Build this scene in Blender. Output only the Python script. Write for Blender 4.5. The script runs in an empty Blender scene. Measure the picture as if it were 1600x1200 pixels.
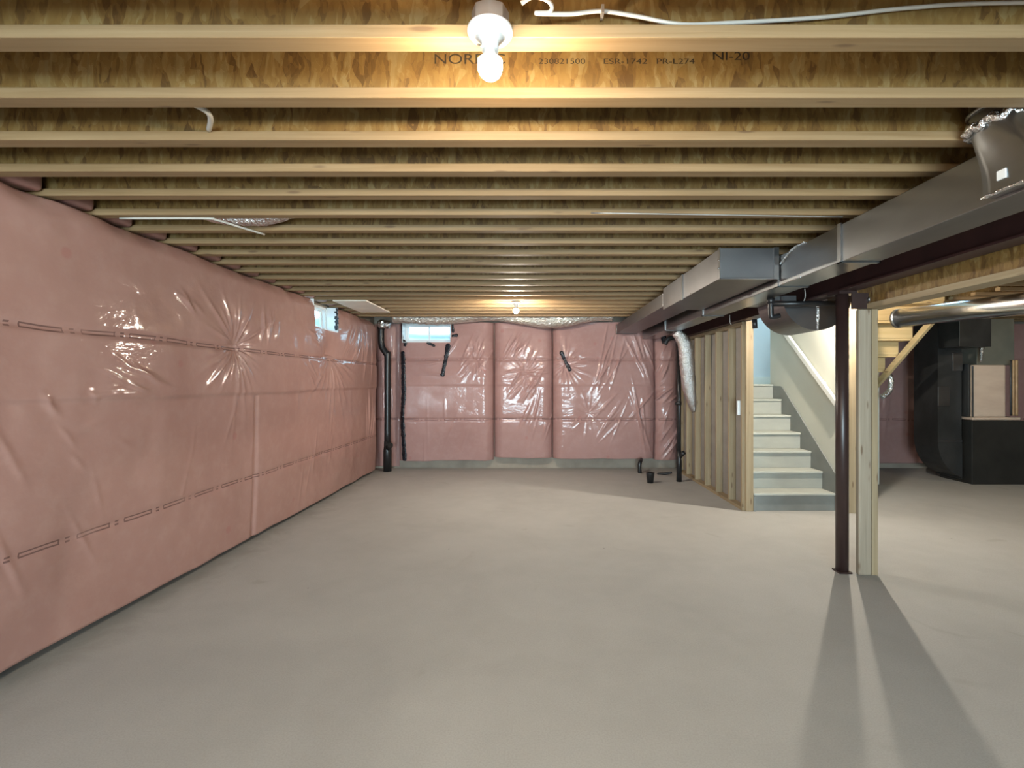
import bpy, math, random
import numpy as np
from mathutils import Vector, Matrix
random.seed(7)
scene = bpy.context.scene
C = scene.collection
PI = math.pi

# ------------------------------------------------------------------ camera, sky, lights, exposure
CAM_Z = 1.485
cam_d = bpy.data.cameras.new('camera')
cam_d.sensor_width = 36.0
cam_d.lens = 36.0 * 774.0 / 1600.0
cam_d.shift_x = -32.0 / 1600.0
cam_d.shift_y = -3.0 / 1600.0
cam_d.clip_start = 0.05
cam = bpy.data.objects.new('camera', cam_d)
cam.location = (0, 0, CAM_Z)
cam.rotation_euler = (PI / 2, 0, 0)
C.objects.link(cam)
scene.camera = cam

world = bpy.data.worlds.new('sky')
scene.world = world
world.use_nodes = True
_bg = world.node_tree.nodes['Background']
_bg.inputs[0].default_value = (0.50, 0.80, 1.0, 1)
_bg.inputs[1].default_value = 8.0

vs = scene.view_settings
vs.view_transform = 'Standard'
vs.look = 'None'
vs.exposure = 0.0
vs.gamma = 1.0
vs.use_curve_mapping = False

BULB = dict(first=1800.0, second=3300.0, third=4200.0, rear_fill=1500.0, furnace=600.0)
BULB_COL = (1.0, 0.83, 0.60, 1)
BULB_WHITE = (1.0, 0.90, 0.76, 1)


def area(name, loc, rot, sx, sy, power, col):
    l = bpy.data.lights.new(name, 'AREA')
    l.shape = 'RECTANGLE'
    l.size = sx
    l.size_y = sy
    l.energy = power
    l.color = col
    o = bpy.data.objects.new(name, l)
    o.location = loc
    o.rotation_euler = rot
    C.objects.link(o)
    return o


# added fill light outside an unseen patio door far behind the camera
area('patio_fill', (-0.2, -4.45, 1.15), (PI / 2, 0, 0), 3.2, 2.0, 780.0, (0.90, 0.95, 1.0))


# ------------------------------------------------------------------ node helpers
class NT:
    def __init__(self, name):
        self.m = bpy.data.materials.new(name)
        self.m.use_nodes = True
        self.t = self.m.node_tree
        self.b = self.t.nodes['Principled BSDF']
        self.out = self.t.nodes['Material Output']

    def n(self, typ, **kw):
        nd = self.t.nodes.new(typ)
        for k, v in kw.items():
            setattr(nd, k, v)
        return nd

    def link(self, a, b):
        self.t.links.new(a, b)

    def put(self, sock, v):
        if hasattr(v, 'is_linked'):
            self.link(v, sock)
        elif isinstance(v, (tuple, list)) and len(v) == 3 and sock.type == 'RGBA':
            sock.default_value = (*v, 1)
        else:
            sock.default_value = v

    def math(self, op, a, b=0.0, c=None, clamp=False):
        nd = self.n('ShaderNodeMath', operation=op, use_clamp=clamp)
        self.put(nd.inputs[0], a)
        self.put(nd.inputs[1], b)
        if c is not None:
            self.put(nd.inputs[2], c)
        return nd.outputs[0]

    def mix(self, f, a, b, blend='MIX'):
        nd = self.n('ShaderNodeMix', data_type='RGBA', blend_type=blend)
        self.put(nd.inputs[0], f)
        self.put(nd.inputs[6], a)
        self.put(nd.inputs[7], b)
        return nd.outputs[2]

    def coord(self, scale=(1, 1, 1), rot=(0, 0, 0), rnd=0.0):
        tc = self.n('ShaderNodeTexCoord')
        src = tc.outputs['Object']
        if rnd:
            oi = self.n('ShaderNodeObjectInfo')
            cx = self.n('ShaderNodeCombineXYZ')
            r = self.math('MULTIPLY', oi.outputs['Random'], rnd)
            self.put(cx.inputs[0], r)
            self.put(cx.inputs[1], self.math('MULTIPLY', r, 1.7))
            self.put(cx.inputs[2], self.math('MULTIPLY', r, 0.6))
            va = self.n('ShaderNodeVectorMath', operation='ADD')
            self.link(src, va.inputs[0])
            self.link(cx.outputs[0], va.inputs[1])
            src = va.outputs[0]
        mp = self.n('ShaderNodeMapping')
        self.link(src, mp.inputs['Vector'])
        mp.inputs['Scale'].default_value = scale
        mp.inputs['Rotation'].default_value = rot
        return mp.outputs[0]

    def noise(self, vec, scale=1.0, detail=4.0, rough=0.5, dist=0.0):
        nd = self.n('ShaderNodeTexNoise')
        self.link(vec, nd.inputs['Vector'])
        nd.inputs['Scale'].default_value = scale
        nd.inputs['Detail'].default_value = detail
        nd.inputs['Roughness'].default_value = rough
        nd.inputs['Distortion'].default_value = dist
        return nd.outputs['Fac']

    def voronoi(self, vec, scale=1.0):
        nd = self.n('ShaderNodeTexVoronoi')
        self.link(vec, nd.inputs['Vector'])
        nd.inputs['Scale'].default_value = scale
        return nd.outputs['Color'], nd.outputs['Distance']

    def ramp(self, f, *stops):
        nd = self.n('ShaderNodeValToRGB')
        self.link(f, nd.inputs[0])
        e = nd.color_ramp.elements
        while len(e) < len(stops):
            e.new(0.5)
        for i, (p, c) in enumerate(stops):
            e[i].position = p
            e[i].color = (*c, 1) if len(c) == 3 else c
        return nd.outputs[0]

    def smooth(self, f, a, b, lo=0.0, hi=1.0):
        nd = self.n('ShaderNodeMapRange', interpolation_type='SMOOTHSTEP')
        self.put(nd.inputs[0], f)
        nd.inputs[1].default_value = a
        nd.inputs[2].default_value = b
        nd.inputs[3].default_value = lo
        nd.inputs[4].default_value = hi
        return nd.outputs[0]

    def bump(self, h, strength=0.3, dist=0.01, normal=None):
        nd = self.n('ShaderNodeBump')
        nd.inputs['Strength'].default_value = strength
        nd.inputs['Distance'].default_value = dist
        self.link(h, nd.inputs['Height'])
        if normal is not None:
            self.link(normal, nd.inputs['Normal'])
        return nd.outputs[0]

    def set(self, **kw):
        for k, v in kw.items():
            self.put(self.b.inputs[k.replace('_', ' ')], v)
        return self.m


def simple(name, c1, c2, scale=(6, 6, 6), rough=0.6, metal=0.0, bump=0.1, bdist=0.003, rnd=3.0, detail=5.0, **kw):
    t = NT(name)
    v = t.coord(scale, rnd=rnd)
    f = t.noise(v, 1.0, detail, 0.55)
    col = t.ramp(f, (0.32, c1), (0.68, c2))
    t.set(Base_Color=col, Roughness=rough, Metallic=metal)
    if bump:
        t.set(Normal=t.bump(f, bump, bdist))
    for k, val in kw.items():
        t.set(**{k: val})
    return t.m


M = {}


def wood(name, c1, c2, axis, rough=0.65, knots=True):
    t = NT(name)
    s = {'x': (1.2, 38, 38), 'y': (38, 1.2, 38), 'z': (38, 38, 1.2)}[axis]
    v = t.coord(s, rnd=9.0)
    f = t.noise(v, 1.0, 5, 0.6, 0.6)
    s2 = {'x': (0.9, 5, 5), 'y': (5, 0.9, 5), 'z': (5, 5, 0.9)}[axis]
    f2 = t.noise(t.coord(s2, rnd=5.0), 1.0, 3, 0.5)
    col = t.ramp(f, (0.3, c1), (0.7, c2))
    col = t.mix(t.smooth(f2, 0.35, 0.75, 0.0, 0.45), col, tuple(0.62 * x for x in c1))
    if knots:
        s3 = {'x': (3.2, 14, 14), 'y': (14, 3.2, 14), 'z': (14, 14, 3.2)}[axis]
        _, d = t.voronoi(t.coord(s3, rnd=4.0), 1.0)
        col = t.mix(t.smooth(d, 0.17, 0.06, 0.0, 0.75), col, (0.12, 0.065, 0.03))
    t.set(Base_Color=col, Roughness=rough, Normal=t.bump(f, 0.25, 0.003))
    return t.m


def osb(name, g=1.0):
    t = NT(name)
    base = t.coord((1, 1, 1), rnd=11.0)
    wob = t.noise(base, 9.0, 2, 0.5)
    va = t.n('ShaderNodeVectorMath', operation='MULTIPLY_ADD')
    cx = t.n('ShaderNodeCombineXYZ')
    for i in range(3):
        t.link(wob, cx.inputs[i])
    t.link(cx.outputs[0], va.inputs[0])
    va.inputs[1].default_value = (0.05, 0.05, 0.05)
    t.link(base, va.inputs[2])

    def layer(rot, sc):
        mp = t.n('ShaderNodeMapping')
        t.link(va.outputs[0], mp.inputs['Vector'])
        mp.inputs['Rotation'].default_value = rot
        mp.inputs['Scale'].default_value = sc
        c, d = t.voronoi(mp.outputs[0], 1.0)
        s = t.n('ShaderNodeSeparateColor')
        t.link(c, s.inputs[0])
        return s.outputs[0], d
    a, da = layer((0, 0.25, 0), (30, 30, 9))
    b, db = layer((0, -0.5, 0.4), (44, 44, 12))
    c, dc = layer((0.2, 0.9, 0), (90, 90, 30))
    sel = t.noise(base, 14.0, 2, 0.5)
    f = t.math('ADD', t.math('MULTIPLY', a, 0.45), t.math('MULTIPLY', b, 0.35))
    f = t.math('ADD', f, t.math('MULTIPLY', c, 0.2))
    col = t.ramp(f, (0.18, (0.30 * g, 0.145 * g, 0.035 * g)), (0.42, (0.58 * g, 0.315 * g, 0.08 * g)),
                 (0.62, (0.66 * g, 0.38 * g, 0.105 * g)), (0.85, (0.82 * g, 0.56 * g, 0.22 * g)))
    col = t.mix(t.smooth(sel, 0.35, 0.7, 0.0, 0.3), col, (0.42 * g, 0.24 * g, 0.06 * g))
    h = t.math('ADD', f, t.math('MULTIPLY', da, 0.25))
    t.set(Base_Color=col, Roughness=0.55, Normal=t.bump(h, 0.55, 0.012))
    return t.m


M['osb'] = osb('osb_strands', 0.34)
M['osb_dark'] = osb('osb_subfloor', 0.4)
M['wood_x'] = wood('spruce_flange', (0.2243, 0.1344, 0.0562), (0.2957, 0.1952, 0.0980), 'x')
M['wood_y'] = wood('spruce_plate', (0.3060, 0.2202, 0.1224), (0.3919, 0.3060, 0.1895), 'y')
M['wood_z'] = wood('spruce_stud', (0.3060, 0.2261, 0.1283), (0.3919, 0.3060, 0.1955), 'z')
M['wood_grey'] = wood('weathered_stud', (0.288, 0.232, 0.168), (0.384, 0.320, 0.240), 'z')
M['wood_stair'] = wood('raw_stair_wood', (0.58, 0.42, 0.20), (0.70, 0.53, 0.28), 'x')
M['wood_string'] = wood('raw_stringer_wood', (0.46, 0.35, 0.18), (0.58, 0.45, 0.25), 'y')
M['window_lit_board'] = simple('window_lit_board', (0.682, 0.638, 0.550), (0.814, 0.770, 0.682), (4, 18, 4))  # pale tone holds the window light that brightens this joist bay


def concrete():
    t = NT('dusty_concrete')
    v = t.coord((1, 1, 1))
    big = t.noise(v, 0.9, 4, 0.6, 0.4)
    mid = t.noise(v, 5.0, 5, 0.6)
    fine = t.noise(v, 130.0, 3, 0.7)
    col = t.ramp(big, (0.3, (0.385, 0.378, 0.358)), (0.7, (0.455, 0.448, 0.428)))
    col = t.mix(t.smooth(mid, 0.35, 0.7, 0.0, 0.22), col, (0.50, 0.492, 0.47))
    col = t.mix(t.smooth(fine, 0.35, 0.7, 0.0, 0.30), col, (0.26, 0.24, 0.21))
    st = t.noise(v, 2.3, 2, 0.4, 1.2)
    col = t.mix(t.smooth(st, 0.66, 0.78, 0.0, 0.25), col, (0.25, 0.23, 0.19))
    _, d = t.voronoi(v, 2.1)
    col = t.mix(t.smooth(d, 0.02, 0.008, 0.0, 0.8), col, (0.07, 0.06, 0.055))
    # dirt swept up along the foot of the left wall
    sp = t.n('ShaderNodeSeparateXYZ')
    t.link(v, sp.inputs[0])
    dn = t.noise(v, 3.2, 4, 0.65, 0.8)
    edge = t.math('ADD', sp.outputs[0], t.math('MULTIPLY', dn, 0.55))
    col = t.mix(t.smooth(edge, -2.0, -2.42, 0.0, 0.55), col, (0.20, 0.185, 0.155))
    h = t.math('ADD', t.math('MULTIPLY', mid, 0.6), t.math('MULTIPLY', fine, 0.25))
    t.set(Base_Color=col, Roughness=0.78, Normal=t.bump(h, 0.12, 0.006))
    return t.m


M['floor'] = concrete()
M['concrete'] = simple('foundation_concrete', (0.2668, 0.2293, 0.1866), (0.3734, 0.3244, 0.2626), (3, 3, 3), 0.85, bump=0.2)
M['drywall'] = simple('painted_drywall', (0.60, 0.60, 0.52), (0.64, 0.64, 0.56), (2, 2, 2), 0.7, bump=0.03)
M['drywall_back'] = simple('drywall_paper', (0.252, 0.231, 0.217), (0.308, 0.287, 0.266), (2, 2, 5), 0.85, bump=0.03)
M['landing_daylight'] = simple('blue_daylight_tint', (0.62, 0.66, 0.69), (0.66, 0.70, 0.73), (2, 2, 2), 0.6, bump=0.02)  # blue of the daylight on the landing wall is put into the paint
M['white_paint'] = simple('white_paint', (0.74, 0.74, 0.70), (0.80, 0.80, 0.76), (3, 3, 3), 0.45, bump=0.02)
M['tread'] = simple('grey_tread_paint', (0.40, 0.41, 0.37), (0.46, 0.47, 0.42), (4, 9, 9), 0.55, bump=0.05)
M['riser'] = simple('grey_riser_paint', (0.33, 0.34, 0.31), (0.38, 0.39, 0.35), (4, 9, 9), 0.55, bump=0.05)
M['skirt'] = simple('dark_grey_skirt_paint', (0.19, 0.20, 0.19), (0.23, 0.24, 0.225), (4, 4, 4), 0.5, bump=0.04)
M['galv'] = simple('galvanised_steel', (0.275, 0.281, 0.286), (0.330, 0.336, 0.341), (7, 2.5, 7), 0.30, 1.0, 0.06, 0.004)
M['galv_dull'] = simple('dull_sheet_steel', (0.158, 0.154, 0.158), (0.195, 0.191, 0.191), (3, 3, 3), 0.42, 1.0, 0.06, 0.004)
M['pipe_metal'] = simple('bright_round_pipe_steel', (0.62, 0.63, 0.66), (0.70, 0.71, 0.73), (2, 2, 2), 0.18, 1.0, 0.03, 0.002)
M['foil'] = simple('crinkled_foil', (0.68, 0.68, 0.68), (0.80, 0.80, 0.79), (55, 55, 55), 0.20, 1.0, 0.9, 0.02, detail=3.0)
M['steel_red'] = simple('red_oxide_primer', (0.028, 0.010, 0.009), (0.043, 0.015, 0.013), (5, 5, 2), 0.5, 0.0, 0.08)
M['post_red'] = simple('dark_red_post_paint', (0.0270, 0.0135, 0.0120), (0.0396, 0.0218, 0.0195), (9, 9, 1.5), 0.36, 0.0, 0.06)
M['abs'] = simple('black_abs_plastic', (0.008, 0.008, 0.009), (0.016, 0.016, 0.017), (5, 5, 5), 0.35, 0.0, 0.02)
M['tape'] = simple('black_sheathing_tape', (0.007, 0.007, 0.010), (0.022, 0.022, 0.030), (40, 40, 40), 0.25, 0.0, 0.7, 0.012)
M['black_metal'] = simple('black_furnace_enamel', (0.012, 0.012, 0.011), (0.022, 0.021, 0.019), (4, 4, 4), 0.45, 0.0, 0.02)
M['black_duct'] = simple('dark_return_duct', (0.035, 0.036, 0.036), (0.06, 0.06, 0.06), (4, 4, 2), 0.38, 0.5, 0.04)
M['coil_box'] = simple('tan_reflection_steel', (0.60, 0.46, 0.36), (0.68, 0.54, 0.43), (3, 3, 9), 0.32, 0.15, 0.05)  # tan reflection on the bare steel painted into its base colour
M['plenum'] = simple('grey_plenum_steel', (0.20, 0.20, 0.165), (0.25, 0.245, 0.20), (3, 3, 3), 0.5, 0.4, 0.04)
M['porcelain'] = simple('white_porcelain', (0.78, 0.77, 0.73), (0.82, 0.81, 0.78), (3, 3, 3), 0.25, 0.0, 0.0)
M['box_metal'] = simple('junction_box_steel', (0.38, 0.34, 0.30), (0.46, 0.42, 0.38), (9, 9, 9), 0.45, 0.8, 0.05)
M['cable'] = simple('white_cable_jacket', (0.4752, 0.4464, 0.3960), (0.5328, 0.5040, 0.4536), (9, 9, 9), 0.45, 0.0, 0.03)
M['wire_tan'] = simple('tan_line_set', (0.30, 0.19, 0.10), (0.42, 0.28, 0.15), (9, 9, 9), 0.45, 0.0, 0.03)
M['vinyl'] = simple('white_vinyl', (0.76, 0.80, 0.82), (0.80, 0.83, 0.85), (3, 3, 3), 0.35, 0.0, 0.0)
M['ink'] = simple('black_print_ink', (0.012, 0.008, 0.004), (0.035, 0.022, 0.010), (90, 90, 90), 0.7, 0.0, 0.0)
M['pink_batt'] = simple('pink_batt', (0.3000, 0.1440, 0.1200), (0.3600, 0.1856, 0.1560), (6, 6, 6), 0.6, 0.0, 0.3, 0.02, Coat_Weight=0.6, Coat_Roughness=0.2)

t = NT('window_glass')
tr = t.n('ShaderNodeBsdfTransparent')
gl = t.n('ShaderNodeBsdfGlossy')
gl.inputs['Roughness'].default_value = 0.02
tr.inputs[0].default_value = (0.90, 0.97, 0.98, 1)
fr = t.n('ShaderNodeFresnel')
geo = t.n('ShaderNodeNewGeometry')   # same reflectance on both faces of the pane
t.link(t.math('ADD', t.math('MULTIPLY', geo.outputs['Backfacing'], 1 / 1.45 - 1.45), 1.45), fr.inputs['IOR'])
mx = t.n('ShaderNodeMixShader')
t.link(fr.outputs[0], mx.inputs[0])
t.link(tr.outputs[0], mx.inputs[1])
t.link(gl.outputs[0], mx.inputs[2])
t.link(mx.outputs[0], t.out.inputs['Surface'])
M['glass'] = t.m


def bulb_mat(name, strength, col):
    t = NT(name)
    t.set(Base_Color=(0.9, 0.88, 0.8), Roughness=0.3, Emission_Color=col, Emission_Strength=strength)
    return t.m


def blanket_mat(name, axis, z_up, z_low, amt_up=1.0, tint=(1, 1, 1)):
    """pink fibreglass under a clear poly sheet, with the printed dashes of the sheet"""
    t = NT(name)
    v = t.coord((1, 1, 1))
    n1 = t.noise(v, 1.3, 3, 0.5)
    n2 = t.noise(v, 9.0, 4, 0.6)
    n3 = t.noise(v, 3.4, 3, 0.55)
    col = t.ramp(n1, (0.3, (0.345, 0.190, 0.172)), (0.7, (0.40, 0.232, 0.212)))
    col = t.mix(t.smooth(n2, 0.4, 0.75, 0.0, 0.30), col, (0.46, 0.30, 0.275))
    col = t.mix(1.0, col, tint, 'MULTIPLY')
    _, d = t.voronoi(v, 2.6)
    col = t.mix(t.smooth(d, 0.11, 0.05, 0.0, 0.42), col, (0.36, 0.13, 0.12))
    sp = t.n('ShaderNodeSeparateXYZ')
    tc = t.n('ShaderNodeTexCoord')
    t.link(tc.outputs['Object'], sp.inputs[0])
    u = sp.outputs[1] if axis == 'y' else sp.outputs[0]
    z = t.math('ADD', sp.outputs[2], t.math('MULTIPLY', t.math('SUBTRACT', n1, 0.5), 0.05))
    per = 0.33
    p = t.math('MULTIPLY', t.math('FRACT', t.math('DIVIDE', t.math('ADD', u, 50.0), per)), per)
    fade = t.smooth(n3, 0.2, 0.55, 0.45, 1.0)
    tot = None
    for z0, amt in ((z_up, amt_up), (z_low, 1.0)):
        dz0 = t.math('ABSOLUTE', t.math('SUBTRACT', z, z0))
        dx = t.math('SUBTRACT', t.math('ABSOLUTE', t.math('SUBTRACT', p, 0.113)), 0.108)
        dz = t.math('SUBTRACT', dz0, 0.011)
        dd = t.math('ABSOLUTE', t.math('MAXIMUM', dx, dz))
        rect = t.math('LESS_THAN', dd, 0.0042)
        ex = t.math('ABSOLUTE', t.math('SUBTRACT', p, 0.275))
        ez = t.math('ABSOLUTE', t.math('SUBTRACT', dz0, 0.010))
        dots = t.math('MULTIPLY', t.math('LESS_THAN', ex, 0.014), t.math('LESS_THAN', ez, 0.005))
        k = t.math('MULTIPLY', t.math('MAXIMUM', rect, dots), amt)
        tot = k if tot is None else t.math('MAXIMUM', tot, k)
    col = t.mix(t.math('MULTIPLY', t.math('MULTIPLY', tot, fade), 0.8), col, (0.10, 0.045, 0.04))
    cr = t.noise(t.coord((2.2, 2.2, 5.0)), 1.0, 4, 0.6, 1.5)
    nb = t.bump(t.math('ADD', t.math('MULTIPLY', n2, 0.35), cr), 0.22, 0.03)
    t.set(Base_Color=col, Roughness=0.6, Specular_IOR_Level=0.25, Normal=t.bump(n2, 0.2, 0.01),
          Coat_Weight=0.75, Coat_Roughness=0.07, Coat_IOR=1.5, Coat_Normal=nb)
    return t.m


M['blanket_left'] = blanket_mat('poly_over_pink_side', 'y', 1.775, 0.615, 1.0, (1.0, 0.98, 0.91))
M['blanket_back'] = blanket_mat('poly_over_pink_end', 'x', 1.865, 0.855, 0.5)


# ------------------------------------------------------------------ mesh helpers
class MB:
    def __init__(self):
        self.v = []
        self.f = []
        self.s = []

    def add(self, verts, faces, smooth=False):
        o = len(self.v)
        self.v += [tuple(x) for x in verts]
        self.f += [tuple(i + o for i in f) for f in faces]
        self.s += [smooth] * len(faces)
        return self

    def box(self, x0, x1, y0, y1, z0, z1):
        vs_ = [(x, y, z) for z in (z0, z1) for y in (y0, y1) for x in (x0, x1)]
        return self.add(vs_, [(0, 2, 3, 1), (4, 5, 7, 6), (0, 1, 5, 4), (2, 6, 7, 3), (0, 4, 6, 2), (1, 3, 7, 5)])

    def prism(self, poly, a0, a1, axis='y'):
        """poly of 2-D points, extruded along axis: y -> (x,z); x -> (y,z); z -> (x,y)"""
        n = len(poly)
        def p3(p, a):
            return {'y': (p[0], a, p[1]), 'x': (a, p[0], p[1]), 'z': (p[0], p[1], a)}[axis]
        vs_ = [p3(p, a0) for p in poly] + [p3(p, a1) for p in poly]
        fs = [tuple(range(n))[::-1], tuple(range(n, 2 * n))]
        fs += [(i, (i + 1) % n, n + (i + 1) % n, n + i) for i in range(n)]
        return self.add(vs_, fs)

    def lathe(self, prof, c, n=24, axis='z', smooth=True):
        """prof: (r, h) pairs"""
        vs_, fs = [], []
        for r, h in prof:
            for k in range(n):
                a = 2 * PI * k / n
                x, y = r * math.cos(a), r * math.sin(a)
                q = {'z': (x, y, h), 'x': (h, x, y), 'y': (x, h, y)}[axis]
                vs_.append((c[0] + q[0], c[1] + q[1], c[2] + q[2]))
        for i in range(len(prof) - 1):
            for k in range(n):
                k2 = (k + 1) % n
                fs.append((i * n + k, i * n + k2, (i + 1) * n + k2, (i + 1) * n + k))
        self.add(vs_, fs, smooth)
        o = len(self.v) - len(vs_)
        self.f.append(tuple(o + k for k in range(n))[::-1])
        self.f.append(tuple(o + (len(prof) - 1) * n + k for k in range(n)))
        self.s += [False, False]
        return self

    def tube(self, pts, rad, n=12, smooth_path=0, jitter=0.0, sq=1.0):
        P = [Vector(p) for p in pts]
        R = list(rad) if isinstance(rad, (list, tuple)) else [rad] * len(P)
        if smooth_path:
            Q, RR = [], []
            for i in range(len(P) - 1):
                p0, p1, p2, p3 = P[max(i - 1, 0)], P[i], P[i + 1], P[min(i + 2, len(P) - 1)]
                for k in range(smooth_path):
                    s = k / smooth_path
                    Q.append(0.5 * ((2 * p1) + (p2 - p0) * s + (2 * p0 - 5 * p1 + 4 * p2 - p3) * s * s + (3 * p1 - p0 - 3 * p2 + p3) * s ** 3))
                    RR.append(R[i] * (1 - s) + R[i + 1] * s)
            Q.append(P[-1])
            RR.append(R[-1])
            P, R = Q, RR
        up = Vector((0.13, 0.21, 0.97))
        vs_, fs = [], []
        prev = None
        for i, p in enumerate(P):
            d = (P[min(i + 1, len(P) - 1)] - P[max(i - 1, 0)]).normalized()
            if prev is None:
                a = d.cross(up)
                if a.length < 0.2:
                    a = d.cross(Vector((1, 0, 0)))
                a.normalize()
            else:
                a = (prev - d * prev.dot(d)).normalized()
            prev = a
            b = d.cross(a)
            for k in range(n):
                t_ = 2 * PI * k / n
                r = R[i] * (1 + random.uniform(-jitter, jitter))
                vs_.append(p + a * (r * math.cos(t_)) + b * (r * sq * math.sin(t_)))
        for i in range(len(P) - 1):
            for k in range(n):
                k2 = (k + 1) % n
                fs.append((i * n + k, i * n + k2, (i + 1) * n + k2, (i + 1) * n + k))
        m = len(P)
        self.add(vs_, fs, True)
        o = len(self.v) - len(vs_)
        self.f.append(tuple(o + k for k in range(n))[::-1])
        self.f.append(tuple(o + (m - 1) * n + k for k in range(n)))
        self.s += [False, False]
        return self

    def build(self, name, mat, parent=None, bevel=0.0, seg=2):
        me = bpy.data.meshes.new(name)
        me.from_pydata(self.v, [], self.f)
        me.polygons.foreach_set('use_smooth', self.s)
        me.materials.append(M[mat] if isinstance(mat, str) else mat)
        me.update()
        import bmesh
        bm = bmesh.new()
        bm.from_mesh(me)
        bmesh.ops.recalc_face_normals(bm, faces=bm.faces)
        if bevel:
            ed = [e for e in bm.edges if len(e.link_faces) == 2 and e.calc_face_angle(0) > 0.6]
            bmesh.ops.bevel(bm, geom=ed, offset=bevel, segments=seg, affect='EDGES', profile=0.5)
        bm.to_mesh(me)
        bm.free()
        o = bpy.data.objects.new(name, me)
        C.objects.link(o)
        if parent is not None:
            o.parent = parent
            if parent.type == 'EMPTY' or parent.location.length > 0:
                o.matrix_parent_inverse = Matrix.Translation(parent.location).inverted()
        return o


def tag(o, label=None, cat=None, group=None, kind=None):
    if label:
        o['label'] = label
    if cat:
        o['category'] = cat
    if group:
        o['group'] = group
    if kind:
        o['kind'] = kind
    return o


def empty(name, loc, label=None, cat=None, group=None):
    o = bpy.data.objects.new(name, None)
    o.location = loc
    o.empty_display_size = 0.1
    C.objects.link(o)
    return tag(o, label, cat, group)


def struct(name, mb, mat, label, parent=None):
    o = mb.build(name, mat, parent)
    return tag(o, label, None, None, 'structure')


def copy_tree(o, parent=None):
    c = o.copy()
    C.objects.link(c)
    if parent is not None:
        mpi = o.matrix_parent_inverse.copy()
        c.parent = parent
        c.matrix_parent_inverse = mpi
    for ch in list(o.children):
        copy_tree(ch, c)
    return c


def grid_mesh(name, X, Y, Z, mat, keep=None, parent=None, smooth=True):
    """X, Y, Z: 2-D arrays of the same shape; keep: bool per quad"""
    ny, nx = X.shape
    co = np.stack([X, Y, Z], -1).reshape(-1, 3).astype(np.float32)
    idx = np.arange(nx * ny).reshape(ny, nx)
    q = np.stack([idx[:-1, :-1], idx[:-1, 1:], idx[1:, 1:], idx[1:, :-1]], -1)
    q = q[keep] if keep is not None else q.reshape(-1, 4)
    me = bpy.data.meshes.new(name)
    me.vertices.add(len(co))
    me.vertices.foreach_set('co', co.ravel())
    me.loops.add(q.size)
    me.loops.foreach_set('vertex_index', q.ravel().astype(np.int32))
    me.polygons.add(len(q))
    me.polygons.foreach_set('loop_start', np.arange(0, q.size, 4, dtype=np.int32))
    me.update(calc_edges=True)
    me.polygons.foreach_set('use_smooth', np.full(len(q), smooth))
    me.materials.append(M[mat])
    me.validate()
    o = bpy.data.objects.new(name, me)
    C.objects.link(o)
    if parent is not None:
        o.parent = parent
    return o


# ------------------------------------------------------------------ the setting
JB = 2.485            # underside of the joists
SUB = JB + 0.302      # underside of the subfloor
FL = MB().box(-3.2, 9.4, -4.6, 9.1, -0.2, 0.0)
struct('floor', FL, 'floor', 'dusty beige grey concrete slab floor')

LWY0, LWY1, WZ0, WZ1 = 5.86, 6.58, 2.15, 2.465      # window in the left wall
WL = MB()
LWC = LWY1 + 0.42   # the concrete opening is wider than the frame
WL.box(-2.95, -2.74, -4.6, LWY0, 0, SUB).box(-2.95, -2.74, LWC, 9.1, 0, SUB)
WL.box(-2.95, -2.74, LWY0, LWC, 0, WZ0).box(-2.95, -2.74, LWY0, LWC, 2.74, SUB).box(-2.80, -2.74, LWY0, LWC, WZ1, 2.74)
struct('wall_left', WL, 'concrete', 'poured concrete foundation wall behind the long pink blanket')

BWX0, BWX1 = -2.20, -1.385                          # window in the end wall
WB = MB()
WB.box(-2.74, BWX0, 8.58, 8.80, 0, SUB).box(BWX1, 9.4, 8.58, 8.80, 0, SUB)
WB.box(BWX0, BWX1, 8.58, 8.80, 0, WZ0 + 0.02).box(BWX0, BWX1, 8.58, 8.80, WZ1 + 0.03, SUB)
struct('wall_back', WB, 'concrete', 'poured concrete foundation wall at the far end')

WF = MB()   # wall far behind the camera with an opening for the added patio door
WF.box(-2.74, -1.8, -4.3, -4.1, 0, SUB).box(1.4, 9.4, -4.3, -4.1, 0, SUB).box(-1.8, 1.4, -4.3, -4.1, 2.15, SUB)
struct('wall_front', WF, 'concrete', 'foundation wall with the added patio door behind the camera')
struct('wall_right', MB().box(9.2, 9.4, -4.1, 8.58, 0, SUB), 'concrete', 'foundation wall beyond the furnace')

# subfloor with an opening over the stairs
SX0, SX1, SY0, SY1 = 2.52, 5.02, 5.40, 8.26
CE = MB()
CE.box(-2.95, SX0, -4.3, 8.8, SUB, SUB + 0.02).box(SX1, 9.4, -4.3, 8.8, SUB, SUB + 0.02)
CE.box(SX0, SX1, -4.3, SY0, SUB, SUB + 0.02).box(SX0, SX1, SY1, 8.8, SUB, SUB + 0.02)
struct('ceiling', CE, 'osb_dark', 'oriented strand board subfloor above the joists')
SH = MB()   # finished stairwell of the floor above; right side opening added to light the landing
SH.box(SX0 - 0.08, SX0, SY0, SY1, SUB + 0.02, 5.0).box(SX1, SX1 + 0.08, SY0, 6.0, SUB + 0.02, 5.0).box(SX1, SX1 + 0.08, 8.1, SY1, SUB + 0.02, 5.0).box(SX1, SX1 + 0.08, 6.0, 8.1, 4.8, 5.0)
SH.box(SX0, SX1, SY0 - 0.08, SY0, SUB + 0.02, 5.0)
SH.box(SX0, SX1, SY1, SY1 + 0.08, SUB + 0.02, 5.0)
SH.box(SX0 - 0.08, SX1 + 0.08, SY0 - 0.08, SY1 + 0.08, 5.0, 5.1)
struct('wall_stairwell', SH, 'drywall', 'painted walls of the stairwell rising to the floor above')


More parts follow.
